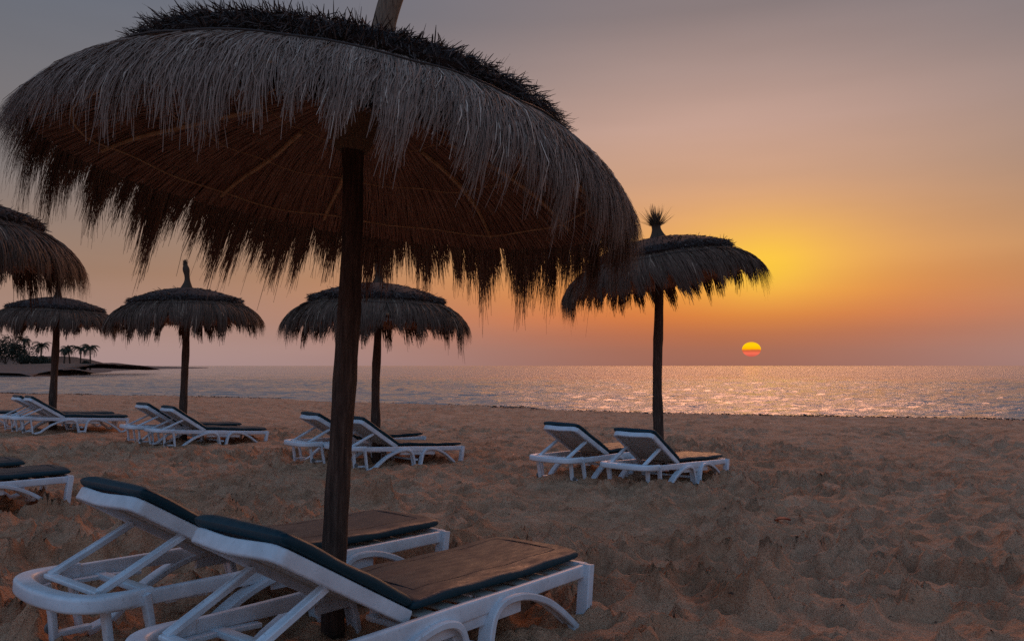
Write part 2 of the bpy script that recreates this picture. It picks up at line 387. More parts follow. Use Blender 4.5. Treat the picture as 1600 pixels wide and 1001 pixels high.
# the sand lies flat under the loungers' feet and the poles
verts = np.stack([X, Y, Z], -1).reshape(-1, 3)
ny, nx = X.shape
ii = (np.arange(ny-1)[:, None]*nx+np.arange(nx-1)[None]).ravel()
faces = np.stack([ii, ii+1, ii+nx+1, ii+nx], 1)
me = mesh_data('beach_sand', verts, faces, True)
at_ = me.attributes.new('damp', 'FLOAT', 'POINT')
damp = sstep(2.6, .8, dd+.5*fbm(X*.5, Y*.5, 3, 61)); at_.data.foreach_set('value', damp.astype(np.float32).ravel())
sand = obj('beach_sand', me, M_sand); sand['kind'] = 'structure'
def gz(x, y):
    i = min(max(np.searchsorted(gx, x), 1), nx-1); j = min(max(np.searchsorted(gy, y), 1), ny-1)
    return float(Z[j-1:j+1, i-1:i+1].mean())

# ------------------------------------------------------------------ sea
sy = axis([(14, 30, .14, .14), (30, 90, .14, .5), (90, 400, .8, 12), (400, 14000, 60, 1500)])
sx_ = axis([(-14000, -400, 1500, 60), (-400, -70, 14, 1.), (-70, -25, .8, .3), (-25, 28, .3, .3), (28, 80, .4, 1.5), (80, 400, 2, 14), (400, 14000, 60, 1500)])
XS, YS = np.meshgrid(sx_, sy)
fade = sstep(260, 60, YS)
ds = YS-shore(XS)
wx_ = XS+.9*fbm(XS*.3, YS*.3, 2, 82); wv = .15*fbm(wx_*.50, YS*.85, 4, 81, .6)+.06*(1-2*np.abs(fbm(wx_*.8, YS*1.3, 3, 91)))
wv = wv*sstep(0., 3., YS-shore(XS)+.4)+.012*fbm(XS*.8, YS*1.6, 3, 92)
off = 1.4*fbm(XS*.06, YS*.06, 2, 95)
swell = np.exp(-((ds-2.2-off)/.35)**2)*.05*sstep(.42, .6, vnoise(XS*.07, YS*0, 12))+np.exp(-((ds-6.5-1.5*off)/.6)**2)*.06*sstep(.4, .6, vnoise(XS*.05+4, YS*0, 13))
ZS = SEA+fade*wv+swell
ny2, nx2 = XS.shape
ii = (np.arange(ny2-1)[:, None]*nx2+np.arange(nx2-1)[None]).ravel()
sea = obj('sea', mesh_data('sea', np.stack([XS, YS, ZS], -1).reshape(-1, 3), np.stack([ii, ii+1, ii+nx2+1, ii+nx2], 1), True), M_sea)
sea['kind'] = 'structure'

# thin line of foam washing up
M_foam, t, b = mat('wave_foam'); setc(b, (.72, .68, .66), .6)
fv = []; ff = []
fx = np.arange(-34, 20, .12)
for row, (o0, wd, sd_) in enumerate(((.25, .22, 3), (1.0, .10, 9))):
    for i, x in enumerate(fx):
        y0 = float(shore(x))+o0+.3*float(fbm(x*.5, row+.5, 3, 70+row)); wdt = wd*max(0., float(vnoise(x*.9, row, 71))*2-.75)
        zb = SEA+.035
        fv += [(x, y0-wdt*.5, zb), (x, y0, zb+.022), (x, y0+wdt*.5+.004, zb)]
    base = row*len(fx)*3
    for i in range(len(fx)-1):
        a = base+i*3
        ff += [(a, a+3, a+4, a+1), (a+1, a+4, a+5, a+2)]
fo = obj('wave_foam', mesh_data('wave_foam', fv, ff, True), M_foam); fo['kind'] = 'stuff'; tag(fo, 'thin line of pale foam where the sea meets the sand', 'foam')

# the sun itself: a distant glowing ball, its lower half sunk in red haze
M_sun = bpy.data.materials.new('sun_disc'); M_sun.use_nodes = True; t = M_sun.node_tree; t.nodes.clear()
em = t.nodes.new('ShaderNodeEmission'); ou = t.nodes.new('ShaderNodeOutputMaterial'); t.links.new(em.outputs[0], ou.inputs[0])
tcn = t.nodes.new('ShaderNodeTexCoord'); sxx = t.nodes.new('ShaderNodeSeparateXYZ'); t.links.new(tcn.outputs['Object'], sxx.inputs[0])
zz = math_n('ADD', math_n('MULTIPLY', sxx.outputs[2], .5, t), .5, t)
zz = math_n('ADD', zz, math_n('MULTIPLY', math_n('SUBTRACT', noise(t, 1.6, 2, stretch=(1, 1, 3)), .5, t), .10, t), t)
t.links.new(ramp_n(zz, [(0, (205, 88, 74)), (.22, (244, 110, 84)), (.33, (222, 100, 66)), (.42, (196, 98, 60)), (.46, (245, 140, 20)), (.55, (255, 184, 8)), (.8, (255, 206, 14)), (1, (255, 190, 20))], t), em.inputs[0])
em.inputs[1].default_value = 1.05
mb = MB(); V = []; F = []
for i in range(25):
    th = math.pi*i/24
    for j in range(48):
        ph = 2*math.pi*j/48; V.append((math.sin(th)*math.cos(ph), math.sin(th)*math.sin(ph), math.cos(th)))
for i in range(24):
    for j in range(48): F.append((i*48+j, i*48+(j+1) % 48, (i+1)*48+(j+1) % 48, (i+1)*48+j))
mb.add(V, F)
sunb = obj('setting_sun', mb.me('setting_sun'), M_sun)
DS = 12000.
sunb.location = (DS*(1174-800)/1244, DS, 1.4+DS*(571-545.5)/1244)
rs = DS/math.cos(math.atan(.3))*13.6/1244
sunb.scale = (rs, rs, rs*.80); sunb['kind'] = 'structure'

# ------------------------------------------------------------------ headland far left
HS = [(-150, 118), (-112, 118), (-82, 124), (-74, 128), (-88, 166), (-112, 225), (-134, 272), (-182, 410), (-208, 520), (-232, 610)]
HD = [60, 60, 60, 60, 60, 62, 70, 70, 46, 20]          # depth inland
HH = [1.5, 1.5, 1.5, 1.4, 1.5, 1.6, 1.5, 1.5, .6, .0]
hp = catmull([(x, y, 0) for x, y in HS], 14); n = len(hp)
hd = np.interp(np.linspace(0, 1, n), np.linspace(0, 1, len(HS)), HD); hh_ = np.interp(np.linspace(0, 1, n), np.linspace(0, 1, len(HS)), HH)
V = []; m = 36
def hl_point(s, q):
    """s index 0..n-1, q 0..1 inland"""
    p = hp[int(s)]; t_ = hp[min(int(s)+1, n-1)]-hp[max(int(s)-1, 0)]; t_ = t_/np.linalg.norm(t_)
    nb = np.array((-abs(t_[1]), abs(t_[0])*.6, 0)); nb /= np.linalg.norm(nb)
    return p+nb*hd[int(s)]*q
for s in range(n):
    for j in range(m):
        q = j/(m-1); p = hl_point(s, q)
        sfr = s/(n-1)
        z = SEA-.3+.75*sstep(0, .05, q)+(hh_[s])*sstep(.08, .45, q)*(1-.6*sstep(.75, 1, q))
        z += 3.4*math.exp(-((sfr-.70)/.05)**2)*sstep(.05, .4, q)+1.2*math.exp(-((sfr-.80)/.03)**2)*sstep(.1, .5, q)
        z += (.5*fbm(p[0]*.12, p[1]*.06, 4, 3)+.25*abs(fbm(p[0]*.5, p[1]*.3, 3, 4)))*sstep(0, .12, q)*min(1, hh_[s]/1.2+.15)
        V.append((p[0], p[1], float(z)))
F = [(s*m+j, (s+1)*m+j, (s+1)*m+j+1, s*m+j+1) for s in range(n-1) for j in range(m-1)]
me = mesh_data('headland', V, F, True); headland = obj('headland', me, M_head); headland['kind'] = 'structure'
HV = np.array(V)
def hz_at(x, y):
    return float(HV[np.argmin((HV[:, 0]-x)**2+(HV[:, 1]-y)**2), 2])

# ------------------------------------------------------------------ strands
def strand_mesh(name, paths, width, side, tone, taper=(1., 1., .8, .35)):
    """paths (n,k,3); width (n,); side (n,3) -> ribbon blades, last cross line narrow"""
    n_, k_, _ = paths.shape
    tp = np.interp(np.linspace(0, 1, k_), np.linspace(0, 1, len(taper)), taper)
    wdt = width[:, None]*tp[None]*.5
    off_ = side[:, None, :]*wdt[:, :, None]
    v = np.stack([paths-off_, paths+off_], 2).reshape(-1, 3)
    bidx = (np.arange(n_)*k_*2)[:, None]+(np.arange(k_-1)*2)[None]
    bidx = bidx.ravel()
    f = np.stack([bidx, bidx+1, bidx+3, bidx+2], 1)
    me = mesh_data(name, v, f, False)
    a = me.attributes.new('tone', 'FLOAT', 'POINT')
    tn = np.repeat(np.clip(tone, 0, 1)[:, None], k_*2, 1) if tone.ndim == 1 else np.repeat(np.clip(tone, 0, 1), 2, 1)
    a.data.foreach_set('value', tn.astype(np.float32).ravel())
    return me
def prof(r):
    r = np.asarray(r, float); x = np.clip(r-1.07, 0, None)
    return np.where(r < 1.07, -.02-.27*(r/1.07)**1.8, -.29-.52*x-.42*x*x)
def cyl(r, ph, z): return np.stack([r*np.cos(ph), r*np.sin(ph), z], -1)
def jitter_side(ph, rg, amt=.5):
    a = ph+math.pi/2; tl = rg.normal(0, amt, ph.shape)
    return np.stack([np.cos(a)*np.cos(tl), np.sin(a)*np.cos(tl), np.sin(tl)], -1)

def skirt_mesh(rg, n_, wid, nclump, asym=0., lenvar=.12, seg=6):
    ph = rg.uniform(0, 2*math.pi, n_)
    layer = rg.choice([0, 1, 2], n_, p=[.30, .30, .40])
    r0 = np.where(layer == 0, rg.uniform(.86, 1.0, n_), np.where(layer == 1, rg.uniform(.98, 1.14, n_), rg.uniform(1.10, 1.27, n_)))
    # clumps: strands lean to the middle of their tuft and the tuft ends in a point
    cw_ = 2*math.pi/nclump
    cj = rg.normal(0, .34, nclump); cl = rg.normal(0, 1, nclump)*lenvar; cf = rg.uniform(.15, .7, nclump)
    ci = np.floor(ph/cw_).astype(int) % nclump
    cph = (ci+.5+cj[ci])*cw_
    dph = ph-cph
    lean = cf[ci]*rg.uniform(.3, 1., n_)
    ph_t = ph-dph*lean+rg.normal(0, .012, n_)+.05*np.sin(ph*3+1)
    L_ = rg.uniform(.44, .62, n_)*(1+cl[ci])*(1-.22*np.clip(np.abs(dph)/cw_*2, 0, 1)**1.5)*(1+.16*(fbm(ph*2.2, ph*0, 3, 4)))
    L_ = L_*np.where(rg.random(n_) < .04, 1.18, 1.)+np.where(layer == 0, -.04, 0)
    L_ = L_*(1. if asym == 0 else 1.12-asym*((1-np.sin(ph))/2)**2)
    rmax = rg.uniform(1.42, 1.60, n_)+np.where(layer == 2, .0, .03)
    lift = np.where(layer == 0, .012, np.where(layer == 1, .008, -.012))+rg.uniform(0, .022, n_)
    s = np.linspace(0, 1, seg)[None]
    arc = L_[:, None]*s
    # walk out along the roof and bend down as it goes
    r = r0[:, None]+0*s; z = prof(r0)[:, None]+lift[:, None]+0*s
    stiff = rg.uniform(.75, 1.25, n_)
    for k in range(1, seg):
        a_ = arc[:, k]; da = arc[:, k]-arc[:, k-1]
        slope = .52+.84*np.clip(r[:, k-1]-1.07, 0, 1)
        ang = np.arctan(slope)+a_*1.35/stiff*sstep(1.22, 1.55, r[:, k-1]+.05)+.12*a_
        ang = np.minimum(ang, 1.50+rg.normal(0, .06, n_))
        r[:, k] = r[:, k-1]+np.cos(ang)*da; z[:, k] = z[:, k-1]-np.sin(ang)*da
    ex = np.clip(r-rmax[:, None], 0, None); r = r-ex*.75; z = z-ex*.5
    phs = ph[:, None]+(ph_t-ph)[:, None]*s**1.6
    P = cyl(r, phs, z)
    P += rg.normal(0, .006, P.shape)*s[..., None]
    sd_ = jitter_side(ph, rg, .6)
    tone = .42+.42*(rg.random(n_)-.5)+np.where(layer == 2, -.08, .06)+.18*(vnoise(ph*14, ph*0, 5)-.5)
    tone = np.where(rg.random(n_) < .03, 1., tone)
    return P, rg.uniform(.7, 1.3, n_)*wid, sd_, tone
def under_mesh(rg, n_, wid):
    ph = rg.uniform(0, 2*math.pi, n_); r0 = rg.choice([.12, .42, .72], n_)+rg.uniform(-.04, .12, n_); L_ = rg.uniform(.5, .7, n_)
    s = np.linspace(0, 1, 4)[None]
    r = np.minimum(r0[:, None]+L_[:, None]*s, 1.38)
    z = prof(r)-.065-rg.uniform(0, .03, n_)[:, None]-.02*s
    P = cyl(r, ph[:, None]+rg.normal(0, .03, n_)[:, None]*s, z)
    return P, rg.uniform(.7, 1.4, n_)*wid, jitter_side(ph, rg, .25), rg.beta(2, 2, n_)
def lathe(mb, prof_pts, m=48, wob=None):
    V = []; F = []
    for i, (r, z) in enumerate(prof_pts):
        for j in range(m):
            a = 2*math.pi*j/m; k_ = 1 if wob is None else wob(a, i)
            V.append((r*k_*math.cos(a), r*k_*math.sin(a), z))
    for i in range(len(prof_pts)-1):
        for j in range(m): F.append((i*m+j, i*m+(j+1) % m, (i+1)*m+(j+1) % m, (i+1)*m+j))
    mb.add(V, F)
UMB = 'thatched umbrellas along the beach'
def umbrella(seed, label, base, apex_h, lean=(0, 0), tilt=(0, 0), scale=1., nskirt=7000, wid=.013, nclump=46, finial='tuft', ncap=3500, pole_r=.062, twist=0., asym=0., fin_x=0.):
    """base (x,y); apex_h above the base; tilt = (roll about view axis, pitch towards the camera) in degrees"""
    rg = np.random.default_rng(seed)
    z0 = gz(*base)
    root = thing('beach_umbrella', label, 'umbrella', (base[0], base[1], z0), (0, 0, 0), UMB)
    top_h = apex_h-.30*scale
    # pole: a slightly crooked trunk
    mb = MB(); pp = []; rr = []
    for k in range(26):
        q = k/25; h_ = -.25+(top_h+.25+.12)*q
        pp.append((lean[0]*max(0, h_)/top_h+.012*math.sin(q*7+seed), lean[1]*max(0, h_)/top_h+.010*math.cos(q*5+seed*2), h_))
        rr.append(pole_r*(1.10-.22*q+.05*math.sin(q*19+seed)+.03*math.sin(q*41)))
    m_ = 14; V = []; F = []
    for i, (p, r_) in enumerate(zip(pp, rr)):
        for j in range(m_):
            a = 2*math.pi*j/m_; k_ = 1+.07*math.sin(3*a+i*.25+seed)+.04*math.sin(5*a-i*.6)+.05*math.sin(2*a+i*.9)*math.sin(i*1.7)
            V.append((p[0]+r_*k_*math.cos(a), p[1]+r_*k_*math.sin(a), p[2]))
    for i in range(len(pp)-1):
        for j in range(m_): F.append((i*m_+j, i*m_+(j+1) % m_, (i+1)*m_+(j+1) % m_, (i+1)*m_+j))
    F.append(tuple((len(pp)-1)*m_+j for j in range(m_)))
    mb.add(V, F); obj('pole', mb.me('pole'), M_pole, root)
    # everything of the canopy is built apex = origin, then tilted about the pole's top
    piv = Vector((lean[0], lean[1], top_h))
    TM = Matrix.Translation(piv) @ Matrix.Rotation(R(tilt[0]), 4, 'Y') @ Matrix.Rotation(R(tilt[1]), 4, 'X') @ Matrix.Rotation(R(twist), 4, 'Z') @ Matrix.Translation((0, 0, .30*scale)) @ Matrix.Scale(scale, 4)
    def part(name, me, mt, kind=None):
        me.transform(TM); o = obj(name, me, mt, root)
        if kind: o['kind'] = kind
        return o
    # lining: woven straw shell
    mb = MB(); rs_ = np.linspace(.03, 1.33, 22)
    pts = [(r_, float(prof(r_))-.030) for r_ in rs_]+[(r_, float(prof(r_))-.052) for r_ in rs_[::-1]]
    lathe(mb, pts, 64, lambda a, i: 1+.018*math.sin(9*a+seed)+.012*math.sin(23*a))
    part('lining', mb.me('lining'), M_lining)
    P, wd_, sd_, tn = skirt_mesh(rg, nskirt, wid, nclump, asym)
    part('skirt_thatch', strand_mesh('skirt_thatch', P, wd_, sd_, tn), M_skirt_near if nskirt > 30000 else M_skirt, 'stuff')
    P, wd_, sd_, tn = under_mesh(rg, nskirt//3, wid*1.6)
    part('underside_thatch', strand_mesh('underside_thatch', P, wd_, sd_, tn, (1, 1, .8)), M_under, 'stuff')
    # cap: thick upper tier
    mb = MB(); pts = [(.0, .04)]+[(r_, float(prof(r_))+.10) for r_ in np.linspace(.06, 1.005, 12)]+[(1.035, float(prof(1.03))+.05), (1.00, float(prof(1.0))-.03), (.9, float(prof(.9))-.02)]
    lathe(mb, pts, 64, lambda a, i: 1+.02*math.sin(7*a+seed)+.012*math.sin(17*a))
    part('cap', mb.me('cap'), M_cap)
    n1_ = ncap; ph = rg.uniform(0, 2*math.pi, n1_)
    edge = rg.random(n1_) < .62
    r0 = np.where(edge, rg.normal(1.02, .022, n1_), np.sqrt(rg.random(n1_))*1.0)
    L_ = np.where(edge, rg.uniform(.025, .075, n1_), rg.uniform(.04, .10, n1_))
    el = np.where(edge, rg.normal(-.30, .60, n1_), rg.normal(-.12, .16, n1_))
    stick = rg.random(n1_) < .04; el = np.where(stick, rg.uniform(.2, 1.2, n1_), el); L_ = np.where(stick & edge, L_*1.2, L_)
    s = np.linspace(0, 1, 4)[None]; az = ph+rg.normal(0, .45, n1_)
    zb = prof(np.minimum(r0, 1.05))+.095+np.where(edge, rg.uniform(-.11, .02, n1_), 0)
    P = cyl(r0, ph, zb)[:, None, :]+np.stack([np.cos(az)*np.cos(el), np.sin(az)*np.cos(el), np.sin(el)], -1)[:, None, :]*(L_[:, None]*s)[..., None]
    P[:, :, 2] -= (.012*L_[:, None]/.15*s**2)
    part('cap_thatch', strand_mesh('cap_thatch', P, rg.uniform(.7, 1.4, n1_)*wid, jitter_side(ph, rg, .9), rg.random(n1_)*.9), M_cap, 'stuff')
    # hoops and ribs under the roof
    for hr, rad in ((.46, .003), (.86, .0035), (1.22, .005)):
        mb = MB(); pth = []
        for k in range(64):
            a = 2*math.pi*k/64; r_ = hr*(1+.012*math.sin(5*a+seed)); pth.append((r_*math.cos(a), r_*math.sin(a), float(prof(r_))-.155+.008*math.sin(11*a)))
        mb.tube(pth, rad, 6, closed=True); part('hoop', mb.me('hoop'), M_cane)
    for k in range(9):
        a = 2*math.pi*(k+.5)/9+.12*math.sin(k*2.3+seed)
        pth = [(r_*math.cos(a+.03*math.sin(r_*6)), r_*math.sin(a+.03*math.sin(r_*6)), float(prof(r_))-.148) for r_ in np.linspace(.50, 1.26, 12)]
        mb = MB(); mb.tube(pth, [.013]*8+[.011]*(len(pth)-8), 6); part('rib', mb.me('rib'), M_cane)
    # collar of straw bound round the pole's head
    mb = MB(); lathe(mb, [(.03, -.10), (.16, -.14), (.15, -.22), (.10, -.34), (.078, -.39), (.05, -.39)], 20, lambda a, i: 1+.06*math.sin(7*a+i)); part('collar', mb.me('collar'), M_fin)
    # wire tied round the skirt
    mb = MB(); pth = []
    for k in range(90):
        a = 2*math.pi*k/90; r_ = 1.17+.016*math.sin(13*a); pth.append((r_*math.cos(a), r_*math.sin(a), float(prof(r_))+.034+.010*abs(math.sin(8*a))))
    mb.tube(pth, .0042, 5, closed=True); part('binding_wire', mb.me('binding_wire'), M_wire)
    # finial
    mb = MB()
    bend = {'horn': .022, 'tuft': .0, 'stub': .01, 'tall': -.03}[finial]
    Hh = {'horn': .56, 'tuft': .26, 'stub': .5, 'tall': .62}[finial]
    pth = []; rr = []
    for k in range(13):
        q = k/12; pth.append((fin_x+bend*math.sin(q*4), 0, .0+Hh*q))
        rr.append((.060 if finial != 'tuft' else .066)+(.085 if finial != 'tuft' else .12)*max(0, 1-q*(2.6 if finial != 'tuft' else 1.2))**1.6+(.012*math.sin(q*9) if finial == 'horn' else 0)-(.030*sstep(.75, 1, q) if finial != 'tuft' else .0))
    mb.tube(pth, rr, 14); fin = part('finial', mb.me('finial'), M_fin if finial == 'tall' else M_findark)
    nf = 260 if finial == 'tuft' else 140
    ph = rg.uniform(0, 2*math.pi, nf); el = rg.normal(1.2, .34, nf) if finial == 'tuft' else rg.normal(1.45, .12, nf)
    L_ = rg.uniform(.14, .36, nf) if finial == 'tuft' else rg.uniform(.06, .13, nf)
    rb_ = rg.uniform(0, .05, nf); tipx = pth[-1][0]
    s = np.linspace(0, 1, 4)[None]
    P = (cyl(rb_, ph, np.full(nf, Hh-.03))+np.array([tipx, 0, 0]))[:, None, :]+np.stack([np.cos(ph)*np.cos(el), np.sin(ph)*np.cos(el), np.sin(el)], -1)[:, None, :]*(L_[:, None]*s)[..., None]
    part('finial_leaves', strand_mesh('finial_leaves', P, rg.uniform(.008, .016, nf), jitter_side(ph, rg, .8), rg.random(nf)*.7, (1, .9, .6, .1)), M_palmfib, 'stuff')
    return root

umbrella(3, 'big thatched umbrella closest to the camera with silvery fringe, shading the two foreground sunbeds', (-.868, 3.96), 2.77, lean=(.07, .0), tilt=(7.5, -1.), asym=.37, fin_x=.10, nskirt=60000, wid=.0046, nclump=92, finial='tall', ncap=26000, pole_r=.057, scale=1.0)
umbrella(8, 'thatched umbrella with a spiky leafy tuft on top, standing right beneath the yellow glow', (2.07, 11.35), 3.24, lean=(.03, 0), tilt=(-8.5, 0.), nskirt=12000, wid=.011, nclump=40, finial='tuft', fin_x=.05, ncap=5000, pole_r=.068, scale=.99)
umbrella(14, 'thatched umbrella seen directly behind the thick foreground pole', (-2.12, 12.5), 2.74, tilt=(1, 0.), nskirt=12000, wid=.011, nclump=44, finial='stub', ncap=5000, pole_r=.066)
umbrella(21, 'thatched umbrella with a curved horn-like spike, second pole from the left', (-6.44, 15.7), 2.92, tilt=(-1.5, 0), nskirt=10000, wid=.013, nclump=40, finial='horn', ncap=4000, pole_r=.07)
umbrella(27, 'thatched umbrella on the leftmost pole, in front of the palms', (-9.98, 17.4), 2.80, tilt=(1.5, 0), nskirt=10000, wid=.013, nclump=38, finial='stub', ncap=4000, pole_r=.075, scale=.9)
umbrella(33, 'thatched umbrella cut off by the left edge, only the end of its dark canopy showing', (-5.76, 7.65), 2.98, tilt=(2., 0), nskirt=16000, wid=.010, nclump=48, finial='stub', ncap=6000)

# ------------------------------------------------------------------ sunbeds
L_, W_, UH, UB, ZT, ZB, WB = 2.235, .745, .94, .287, .309, .690, .585
def make_lounger():
    root = thing('sun_lounger', 'x', 'sun lounger')
    P = {}
    for s in (-1, 1):
        v = s*(W_/2-.025)
        mb = MB(); pth = catmull([(.14, v, ZT-.040), (.6, v, ZT-.043), (1.1, v, ZT-.047), (1.7, v, ZT-.042), (L_-.03, v, ZT-.040)], 5)
        n_ = len(pth); scl = [(1, 1+.25*math.exp(-((p[0]-1.15)/.35)**2)) for p in pth]
        mb.sweep(pth, rrect(.036, .066, .010), (0, 1, 0), scale=scl); obj('side_rail', mb.me('side_rail'), M_white, root)
    mb = MB(); h = W_/2-.03
    pth = catmull([(.34, -h, ZT-.035), (.20, -h, ZT-.035), (.10, -h+.035, ZT-.035), (.045, -h+.13, ZT-.035), (.02, 0, ZT-.035), (.045, h-.13, ZT-.035), (.10, h-.035, ZT-.035), (.20, h, ZT-.035), (.34, h, ZT-.035)], 6)
    nn = len(pth); scl = [(1, .50+.50*sstep(.0, .22, min(i, nn-1-i)/(nn-1))) for i in range(nn)]
    mb.sweep(pth, rrect(.070, .080, .018, 4), (0, 0, 1), scale=scl); obj('head_bar', mb.me('head_bar'), M_white, root)
    mb = MB(); mb.sweep([(L_-.035, -W_/2+.03, ZT-.04), (L_-.035, W_/2-.03, ZT-.04)], rrect(.07, .05, .012), (0, 0, 1)); obj('foot_bar', mb.me('foot_bar'), M_white, root)
    # legs: arched bands outside the rail
    for s in (-1, 1):
        v = s*(W_/2-.012)
        mb = MB(); pth = np.array([(.30, v, ZT-.02), (.33, v, .17), (.365, v, .0), (.375, v, -.03)])
        mb.sweep(pth, rrect(.055, .030, .007), (0, 1, 0), scale=[1.1, .95, .85, .85]); obj('leg', mb.me('leg'), M_white, root)
        mb = MB(); pth = catmull([(.40, v, -.035), (.50, v, -.005), (.58, v, .06), (.70, v, .145), (.85, v, .215), (1.0, v, .250), (1.10, v, .245), (1.16, v, .205), (1.195, v, .12), (1.225, v, .0), (1.24, v, -.04)], 4)
        mb.sweep(pth, chan(.080, .034), (0, -1, 0)); obj('arched_leg', mb.me('arched_leg'), M_white, root)
        mb = MB(); pth = catmull([(1.335, v, -.04), (1.345, v, .04), (1.36, v, .14), (1.385, v, .215), (1.44, v, .255), (1.54, v, .265), (1.66, v, .245), (1.80, v, .190), (1.92, v, .115), (2.03, v, .03), (2.06, v, .0)], 4)
        mb.sweep(pth, chan(.080, .034), (0, -1, 0)); obj('arched_leg', mb.me('arched_leg'), M_white, root)
        mb = MB(); mb.sweep([(1.21, v, .012), (1.36, v, .012)], rrect(.078, .030, .007), (0, 1, 0)); obj('foot_plate', mb.me('foot_plate'), M_white, root)
        mb = MB(); pth = np.array([(2.02, v, .016), (2.08, v, .005), (2.13, v, .020), (2.165, v, .05)])
        mb.sweep(pth, rrect(.076, .034, .008), (0, 1, 0)); obj('foot_plate', mb.me('foot_plate'), M_white, root)
        mb = MB(); pth = np.array([(2.160, v, .03), (2.168, v, .12), (2.178, v, .22), (2.188, v, ZT-.006)])
        mb.sweep(pth, chan(.074, .050, .008), (0, -1, 0)); obj('leg', mb.me('leg'), M_white, root)
        # inner upright by the head and gusset under the rail
        mb = MB(); mb.sweep([(.17, s*(W_/2-.09), ZT-.06), (.20, s*(W_/2-.10), .10), (.215, s*(W_/2-.10), -.02)], rrect(.05, .028, .006), (0, 1, 0)); obj('leg', mb.me('leg'), M_white, root)
        mb = MB(); mb.sweep([(.215, s*(W_/2-.10), .012), (.375, s*(W_/2-.10), .012)], rrect(.05, .026, .006), (0, 1, 0)); obj('foot_plate', mb.me('foot_plate'), M_white, root)
        mb = MB(); mb.sweep([(.96, s*(W_/2-.03), ZT-.09), (1.62, s*(W_/2-.03), ZT-.09)], rrect(.022, .085, .005), (0, 1, 0)); obj('gusset', mb.me('gusset'), M_white, root)
    for u, z in ((.44, ZT-.075), (1.285, .10), (1.75, ZT-.07)):
        mb = MB(); mb.sweep([(u, -W_/2+.04, z), (u, W_/2-.04, z)], rrect(.03, .055, .008), (0, 0, 1)); obj('cross_bar', mb.me('cross_bar'), M_white, root)
    for v in (-.30, .30):
        mb = MB(); mb.sweep([(.26, v, ZT-.075), (.44, v, ZT-.075), (.62, v, ZT-.085)], rrect(.05, .02, .005), (0, 1, 0)); obj('strut_track', mb.me('strut_track'), M_white, root)
    mb = MB(); V = []
    a0 = np.array([(.215, -W_/2+.055, .035), (.215, -W_/2+.075, .035)]); mb.sweep(a0, [(.03*math.cos(2*math.pi*k/12), .03*math.sin(2*math.pi*k/12)) for k in range(12)], (1, 0, 0)); obj('wheel', mb.me('wheel'), M_rubber, root)
    mb = MB(); a0 = a0*np.array((1, -1, 1)); mb.sweep(a0, [(.03*math.cos(2*math.pi*k/12), .03*math.sin(2*math.pi*k/12)) for k in range(12)], (1, 0, 0)); obj('wheel', mb.me('wheel'), M_rubber, root)
    # backrest in its own plane: q from hinge 0 to head 1
    A = np.array((UH, 0, ZT-.02)); Bq = np.array((UB, 0, ZB-.035)); dq = Bq-A; Lb = np.linalg.norm(dq); dq = dq/Lb; nq = np.array((-dq[2], 0, dq[0])); nq = nq if nq[2] > 0 else -nq
    def bp(l, v, h_=0): return A+dq*l+nq*h_+np.array((0, v, 0))
    hw = WB/2-.018
    mb = MB(); pth = catmull([bp(0, -hw), bp(.3, -hw), bp(Lb-.08, -hw), bp(Lb-.02, -hw+.010), bp(Lb+.0, -hw+.06), bp(Lb+.012, 0, -.012), bp(Lb+.0, hw-.06), bp(Lb-.02, hw-.010), bp(Lb-.08, hw), bp(.3, hw), bp(0, hw)], 5)
    mb.sweep(pth, rrect(.062, .034, .010), tuple(nq)); back = obj('backrest', mb.me('backrest'), M_white, root)
    mb = MB(); sl = []
    for k in range(7):
        v = 0
    me_sl = None
    for k in range(11):
        l = .07+k*(Lb-.16)/10
        mb = MB(); pth = np.array([bp(l, v_, -.008*(1-(v_/hw)**2)+.006) for v_ in np.linspace(-hw+.01, hw-.01, 7)])
        mb.sweep(pth, rrect(.050, .010, .003, 2), tuple(dq)); obj('slat', mb.me('slat'), M_slat, back)
    for v in (-.13, .13):
        mb = MB(); mb.sweep([bp(.04, v, -.006), bp(Lb-.06, v, -.006)], rrect(.026, .016, .004, 2), (0, 1, 0)); obj('stiffener', mb.me('stiffener'), M_slat, back)
    for k in range(9):
        u = UH+.10+k*.135
        mb = MB(); mb.sweep([(u, -W_/2+.05, ZT-.028), (u, W_/2-.05, ZT-.028)], rrect(.085, .012, .003, 2), (1, 0, 0)); obj('slat', mb.me('slat'), M_slat, root)
    # props holding the backrest
    for s in (-1, 1):
        mb = MB(); pth = [(.165, s*.235, ZT-.012), (.34, s*.235, (ZT+.425)/2+.055), bp(Lb*.60, s*.235, -.03)]
        pth[1] = (np.array(pth[0])+np.array(pth[2]))/2
        mb.sweep(pth, chan(.046, .028, .005, .004), (0, 1, 0)); obj('support_strut', mb.me('support_strut'), M_white, root)
    mb = MB(); mb.sweep([(.165, -.25, ZT-.016), (.165, .25, ZT-.016)], rrect(.045, .022, .006), (1, 0, 0)); obj('strut_bar', mb.me('strut_bar'), M_white, root)
    # cushions
    def cushion(fn, length, name, flat_end=False, tk=.058, wd=.605):
        mb = MB(); V = []; F = []; st = np.concatenate([[0, .004, .012, .025], np.linspace(.05, length-.05, 18), [length-.025, length-.012, length-.004, length]])
        m_ = 24
        for l in st:
            e = min(l, length-l)
            kz = math.sqrt(max(0, 1-(1-min(1, e/.028))**2)); kv = 1-.035*(1-min(1, e/.06))**2
            kz = max(kz, .03)
            for j in range(m_):
                a = 2*math.pi*(j+.5)/m_; ca, sa = math.cos(a), math.sin(a)
                x_ = math.copysign(abs(ca)**.28, ca)*wd/2*kv; y_ = math.copysign(abs(sa)**.55, sa)*tk/2*kz
                if y_ > 0: y_ += .008*(1-(x_/wd*2)**2)*kz+.003*math.sin(l*17+x_*9)*kz
                V.append(fn(l, x_, y_))
